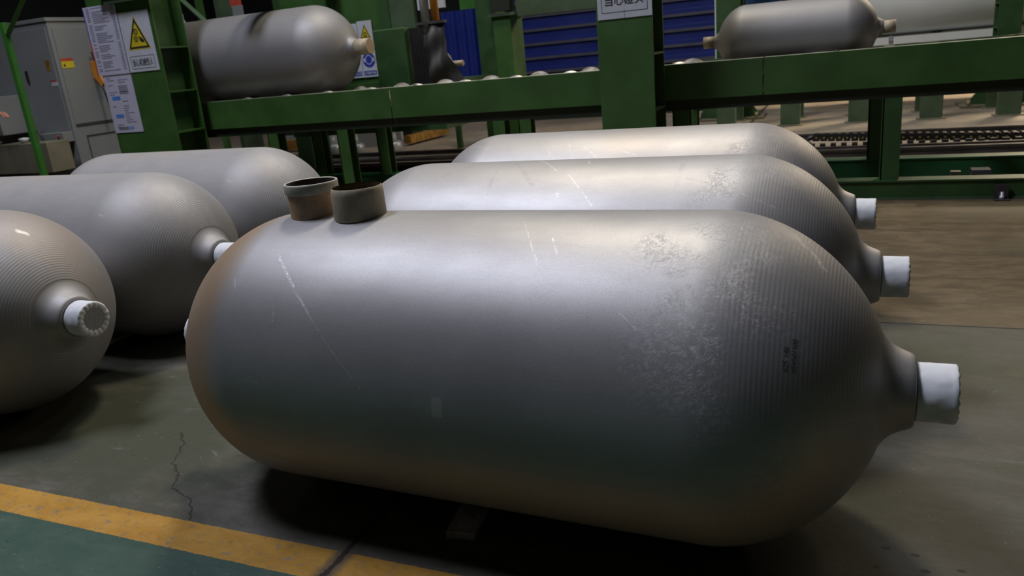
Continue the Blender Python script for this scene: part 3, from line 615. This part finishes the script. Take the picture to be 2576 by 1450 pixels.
# ------------------------------------------------------------------ gas cylinders
YB = -0.0241
def cf(x, y): c, s = math.cos(YB), math.sin(YB); return (x * c - y * s, x * s + y * c)
def shell_profile(R, hb, a, noz):
    """half profile from barrel centre to neck face: (t, r)"""
    k = R / .353; out = [(0, R), (hb * .5, R), (hb * .9, R)]; N = 44
    rc = .125 * k; tend = a * (1 - (rc / R) ** 1.9) ** (1 / 1.9)
    for i in range(N + 1):
        t = tend * math.sin(PI / 2 * (i / N)) / 1.0 if False else tend * (1 - (1 - i / N) ** 1.6)
        out.append((hb + t, R * (1 - (t / a) ** 1.9) ** (1 / 1.9)))
    e = hb + tend; s = noz
    for dt, r in ((.0002, .1225), (.0020, .1175), (.009, .106), (.018, .095), (.028, .087), (.040, .081), (.052, .076), (.060, .0725), (.064, .0690), (.065, .064)):
        out.append((e + dt * k, r * k * s if r < .1 else r * k))
    return out
def shell(name, R, hb, a, mat, parent, noz=1.0, n=144):
    P = shell_profile(R, hb, a, noz); full = [(-t, r) for t, r in P[:0:-1]] + P
    arcs = [0.0]
    for (t0, r0), (t1, r1) in zip(full, full[1:]): arcs.append(arcs[-1] + math.hypot(t1 - t0, r1 - r0))
    me = bpy.data.meshes.new(name); vs = []; fs = []; uv = []
    for t, r in full:
        for j in range(n):
            ph = -PI + 2 * PI * j / n; vs.append((t, -r * math.sin(ph), r * math.cos(ph)))
    for i in range(len(full) - 1):
        for j in range(n):
            q = (i * n + j, i * n + (j + 1) % n, (i + 1) * n + (j + 1) % n, (i + 1) * n + j); fs.append(q)
            ph0 = (-PI + 2 * PI * j / n) * .353; ph1 = (-PI + 2 * PI * (j + 1) / n) * .353
            uv += [((full[i][0], ph0), arcs[i]), ((full[i][0], ph1), arcs[i]), ((full[i + 1][0], ph1), arcs[i + 1]), ((full[i + 1][0], ph0), arcs[i + 1])]
    k = len(full) - 1
    fs += [tuple(range(n))[::-1], tuple(k * n + j for j in range(n))]
    for _ in range(2): uv += [((0, 0), 0)] * n
    me.from_pydata(vs, [], fs); l1 = me.uv_layers.new(name='skin'); l2 = me.uv_layers.new(name='arc')
    l1.data.foreach_set('uv', [c for u, a_ in uv for c in u]); l2.data.foreach_set('uv', [c for u, a_ in uv for c in (a_, 0.0)])
    me.polygons.foreach_set('use_smooth', [True] * (len(fs) - 2) + [False, False])
    me.materials.append(mat); me.update()
    ci = [i for i, (t, r) in enumerate(full) if abs(r - .125 * R / .353) < 1e-6 or abs(r - .1225 * R / .353) < 1e-6]; ring_of = set(ci)
    at_ = me.attributes.new('sharp_edge', 'BOOLEAN', 'EDGE'); at_.data.foreach_set('value', [(e_.vertices[0] // n == e_.vertices[1] // n) and (e_.vertices[0] // n in ring_of) for e_ in me.edges])
    o = bpy.data.objects.new(name, me); COL.objects.link(o); o.parent = parent; return o, P[-1][0]
def wrap(parent, x, side, seed, L=.068, r=.0575):
    b = MB(); n = 64; prof = []
    for i in range(13): prof.append((L * i / 12, r))
    prof += [(L + .0025, r - .002), (L + .004, r - .006), (L + .0035, r - .013), (L + .002, r - .020), (L + .0005, r - .0215)]
    vs = []
    for i, (t, rr) in enumerate(prof):
        for j in range(n):
            a = 2 * PI * j / n; q = noise.noise(Vector((math.cos(a) * 2.2, math.sin(a) * 2.2, t * 30 + seed)))
            q2 = noise.noise(Vector((math.cos(a) * 6, math.sin(a) * 6, t * 60 + seed * 2)))
            d = (.0011 * q + .0006 * q2) if i < 13 else 0.0
            dt = .0016 * q2 * (i >= 9) + (.0015 * math.sin(a * 17 + seed) * (1 if i in (14, 15, 16) else .3) if i > 12 else 0)
            rj = rr + d + (.0006 * math.sin(a * 15 + seed * 3) if i > 13 else 0)
            vs.append((x + side * (t + dt), rj * math.cos(a), rj * math.sin(a)))
    b.add(vs, [(i * n + j, i * n + (j + 1) % n, (i + 1) * n + (j + 1) % n, (i + 1) * n + j) for i in range(len(prof) - 1) for j in range(n)], True)
    b.add([(x + side * (L + .001), .0365 * math.cos(2 * PI * j / n), .0365 * math.sin(2 * PI * j / n)) for j in range(n)], [])
    o = b.build('paper_wrap', M['tape'], parent); o['label'] = 'white paper tape wrapped over the nozzle'
    MB().lathe([(0, .0372), (.0015, .0372)], 'x', (x + side * (L + .0002) - (.0015 if side < 0 else 0), 0, 0), 48, cap=True).build('end_disc', M['disc'], o)
    # dark seam at the tape start
    MB().lathe([(0, r - .003), (.0, r + .0008), (.0010, r + .0008), (.0010, r - .003)], 'x', (x + side * .001 - (.0010 if side < 0 else 0), 0, 0), 64).build('tape_edge', M['seam'], parent)
    return o
def cylinder(label, xc, yc, zc, mat, seeds, R=.353, hb=.525, a=.34, taped=True, yaw=YB, floor=True, noz=1.0, plug=.10, group=None):
    group = 'steel cylinders lying on the floor' if floor else 'steel cylinders on the conveyor line'
    if floor: x, y = cf(xc, yc)
    else: x, y = xc, yc
    e = empty('gas_cylinder', (x, y, zc), label, 'gas cylinder', group, yaw)
    o, tf = shell('shell', R, hb, a, mat, e, noz)
    k = R / .353
    for side, sd in ((1, seeds[0]), (-1, seeds[1])):
        if taped:
            MB().lathe([(0, .052), (.06, .052)], 'x', (side * tf - (.06 if side < 0 else 0), 0, 0), 32, cap=True).build('nozzle', mat, e)
            wrap(e, side * tf, side, sd)
        else:
            r = .062 * k
            nz = MB().lathe([(0, r), (plug, r)], 'x', (side * tf - (plug if side < 0 else 0), 0, 0), 40, cap=True).build('nozzle', M['ringtan'], e)
            MB().lathe([(0, r * .98), (.004, r * .98), (.004, r * .9)], 'x', (side * (tf + plug) - (.004 if side < 0 else 0), 0, 0), 40, cap=True).build('end_plug', M['tan'], nz)
    return e
mk1 = [(-.448, .198, -.30, .345, .006, .95, 'white'), (-.30, .345, -.15, .495, .0035, .6, 'white'), (-.542, .27, -.529, .291, .005, .5, 'white'), (.134, .061, .21, .199, .004, .4, 'white'), (.222, .127, .246, .176, .004, .6, 'white'),
       (.687, .0, .70, .035, .010, .7, 'white'), (.715, .04, .738, .081, .012, .8, 'white'), (.402, .307, .436, .335, .004, .5, 'white'), (.030, .503, .029, .535, .011, .45, 'patch'), (.041, .502, .040, .534, .011, .45, 'patch'), (-.398, .333, -.393, .37, .004, .5, 'white'),
       (-.462, .505, -.43, .511, .006, .5, 'white'), (.347, .234, .335, .275, .004, .25, 'dark'), (.468, .205, .469, .209, .003, 1, 'dark'), (.334, .268, .334, .272, .0025, 1, 'dark'), (.34, .316, .34, .320, .0025, 1, 'dark'), (.626, .481, .628, .484, .004, 1, 'dark')]
mk2 = [(-.324, .048, -.456, .177, .010, .35, 'dark'), (-.18, .02, -.061, .186, .012, .45, 'dark'), (-.218, .092, -.204, .219, .010, .35, 'dark'), (-.108, -.013, -.01, .102, .006, .6, 'white'), (.037, .129, .147, .267, .005, .5, 'white'),
       (.373, .068, .375, .195, .014, .35, 'dark'), (.402, .162, .52, .20, .006, .5, 'dark'), (.56, .226, .652, .26, .006, .6, 'white'), (.53, -.008, .576, .007, .010, .6, 'white'), (.026, .221, .03, .225, .012, .6, 'white'), (.065, .016, .08, .05, .006, .9, 'white')]
mk3 = [(-.61, .119, -.512, .163, .004, .4, 'white'), (-.2, .05, -.119, .242, .005, .3, 'white'), (-.085, .175, -.021, .236, .006, .4, 'white'), (.498, -.027, .524, .163, .014, .3, 'dark'), (.069, .207, .137, .232, .006, .4, 'white'), (.554, .063, .572, .16, .008, .25, 'dark'), (-.3, .1, -.2, .24, .004, .3, 'white')]
S1 = steel('blasted_steel_front', brown=(-.58, -.49), marks=mk1, seed=1.3)
S2 = steel('blasted_steel_middle', marks=mk2, tones=(.34, .46), seed=4.1)
S3 = steel('blasted_steel_rear', marks=mk3, tones=(.34, .46), warm=.25, seed=7.7)
S4 = steel('blasted_steel_left', marks=[(.71, -.005, .728, -.026, .014, 1, 'patch'), (.715, -.008, .727, -.024, .011, 1.0, 'white'), (.60, .03, .66, -.03, .02, .3, 'dark')], tones=(.30, .40), warm=.6, gk=.55, ro=.09, pits=False, groove=(.74, .8), seed=2.2)
S5 = steel('blasted_steel_plain', marks=[(.224, .313, .058, .402, .01, .35, 'dark'), (.566, .293, .588, .30, .005, .8, 'white')], tones=(.30, .42), warm=.4, gk=.5, ro=.10, pits=False, groove=(.72, .8), seed=9.5)
S6 = steel('blasted_steel_conveyor', ro=.05, tones=(.25, .31), pits=False, groove=(5, 6), seed=3.3)
Z0 = .353 + .02
A1 = cylinder('largest grey steel cylinder in front with two steel rings standing on its left end', -.805, 1.552, Z0, S1, (.3, 1.1))
A2 = cylinder('grey steel cylinder directly behind the front cylinder, with faint chalk marks', -.861, 2.31, Z0, S2, (2.3, 3.1))
A3 = cylinder('grey steel cylinder third back, nearest the conveyor on the right', -.944, 3.097, Z0, S3, (4.3, 5.1))
L1 = cylinder('grey steel cylinder at the lower left edge with its crimped tape end facing the viewer', -3.235, 1.575, Z0, S4, (6.3, 7.1))
L2 = cylinder('grey steel cylinder at left, second back, its taped nozzle touching the front cylinder outline', -3.32, 2.312, Z0, S5, (8.3, 9.1))
L3 = cylinder('grey steel cylinder at left, farthest back below the green column', -3.345, 3.04, Z0, S5, (10.3, 11.1))
U1 = cylinder('large grey steel cylinder on the conveyor at upper left with a tan nozzle plug', -4.78, 5.48, 1.207, S6, (0, 0), hb=.80, a=.33, taped=False, yaw=0, floor=False, noz=.92, plug=.115)
U2 = cylinder('smaller dark steel cylinder on the conveyor at upper right', -.325, 5.48, .998, S6, (0, 0), R=.213, hb=.30, a=.18, taped=False, yaw=0, floor=False, noz=1.0, plug=.065)
U3 = cylinder('cylinder inside the machine behind the rubber curtain, only its tan nozzle end in view', -3.46, 6.45, 1.002, S6, (0, 0), R=.14, hb=.05, a=.12, taped=False, yaw=0, floor=False, plug=.10)

# stamped numbers on the front cylinder, wrapped round its dome
def stamp(body, xl, phi, w, h):
    vs, fs = text_mesh(body, 1.0, -.004); x0, x1 = min(v.x for v in vs), max(v.x for v in vs); y0, y1 = min(v.y for v in vs), max(v.y for v in vs); out = []
    for v in vs:
        s = ((v.x - x0) / (x1 - x0) - .5) * w; u = ((v.y - y0) / (y1 - y0) - .5) * h
        X = xl - u; t = max(0, X - .525); r = .353 * (1 - (t / .34) ** 1.9) ** (1 / 1.9) + .0004; ph = phi - s / .353; out.append((X, -r * math.sin(ph), r * math.cos(ph)))
    return MB().add(out, fs)
b = stamp('625 146', .689, .361 / .353, .050, .009); q = stamp('X0V501508', .702, .353 / .353, .072, .009); b.add(q.v, q.f)
o = b.build('stamped_number', M['stamp'], A1); o['label'] = 'stamped serial characters on the right dome'

# bars under the cylinders
def bar(x, y, rz, label, L=.80, w=.070, cat='shim'):
    o = MB().box(-w / 2, w / 2, 0, L, 0, .019).build('steel_bar', M['barsteel'], None, .0015); o.location = (x, y, 0); o.rotation_euler = (0, 0, rz); return tag(o, label, cat)
bar(-.800, 1.345, math.radians(8), 'flat steel bar poking out from under the front cylinder', 2.15)
bar(-3.0, 1.60, 0, 'flat steel bar in the dark gap under the left hand cylinders', 1.7)

# ------------------------------------------------------------------ the two rings
def ring(name, label, x, y, outer, inner, mats, zb=.7200):
    e = empty(name, (x, y, zb), label, 'ring', 'steel rings on the front cylinder'); MB().lathe(outer, n=72).build('wall', M[mats[0]], e); MB().lathe(inner, n=72).build('bore', M[mats[1]], e); return e
r1 = ring('steel_ring', 'brown steel ring with grey collar standing left on the front cylinder', -1.242, 1.586, [(0, .055), (0, .0615), (.004, .0625), (.066, .0625)], [(0, .056), (.088, .0615)], ('ringbrown', 'borebrown'))
MB().lathe([(.063, .0625), (.064, .0665), (.0665, .0675), (.084, .0675), (.0885, .0665), (.0895, .0648), (.0885, .0622), (.087, .0612)], n=72).build('collar', M['ringgrey'], r1)
r2 = ring('steel_ring', 'tan grey steel ring standing right on the front cylinder', -1.093, 1.566, [(0, .056), (0, .0630), (.004, .0645), (.062, .0640), (.070, .0628), (.0775, .0600), (.0785, .0590)], [(0, .057), (.0785, .0588)], ('ringtan', 'bore'))
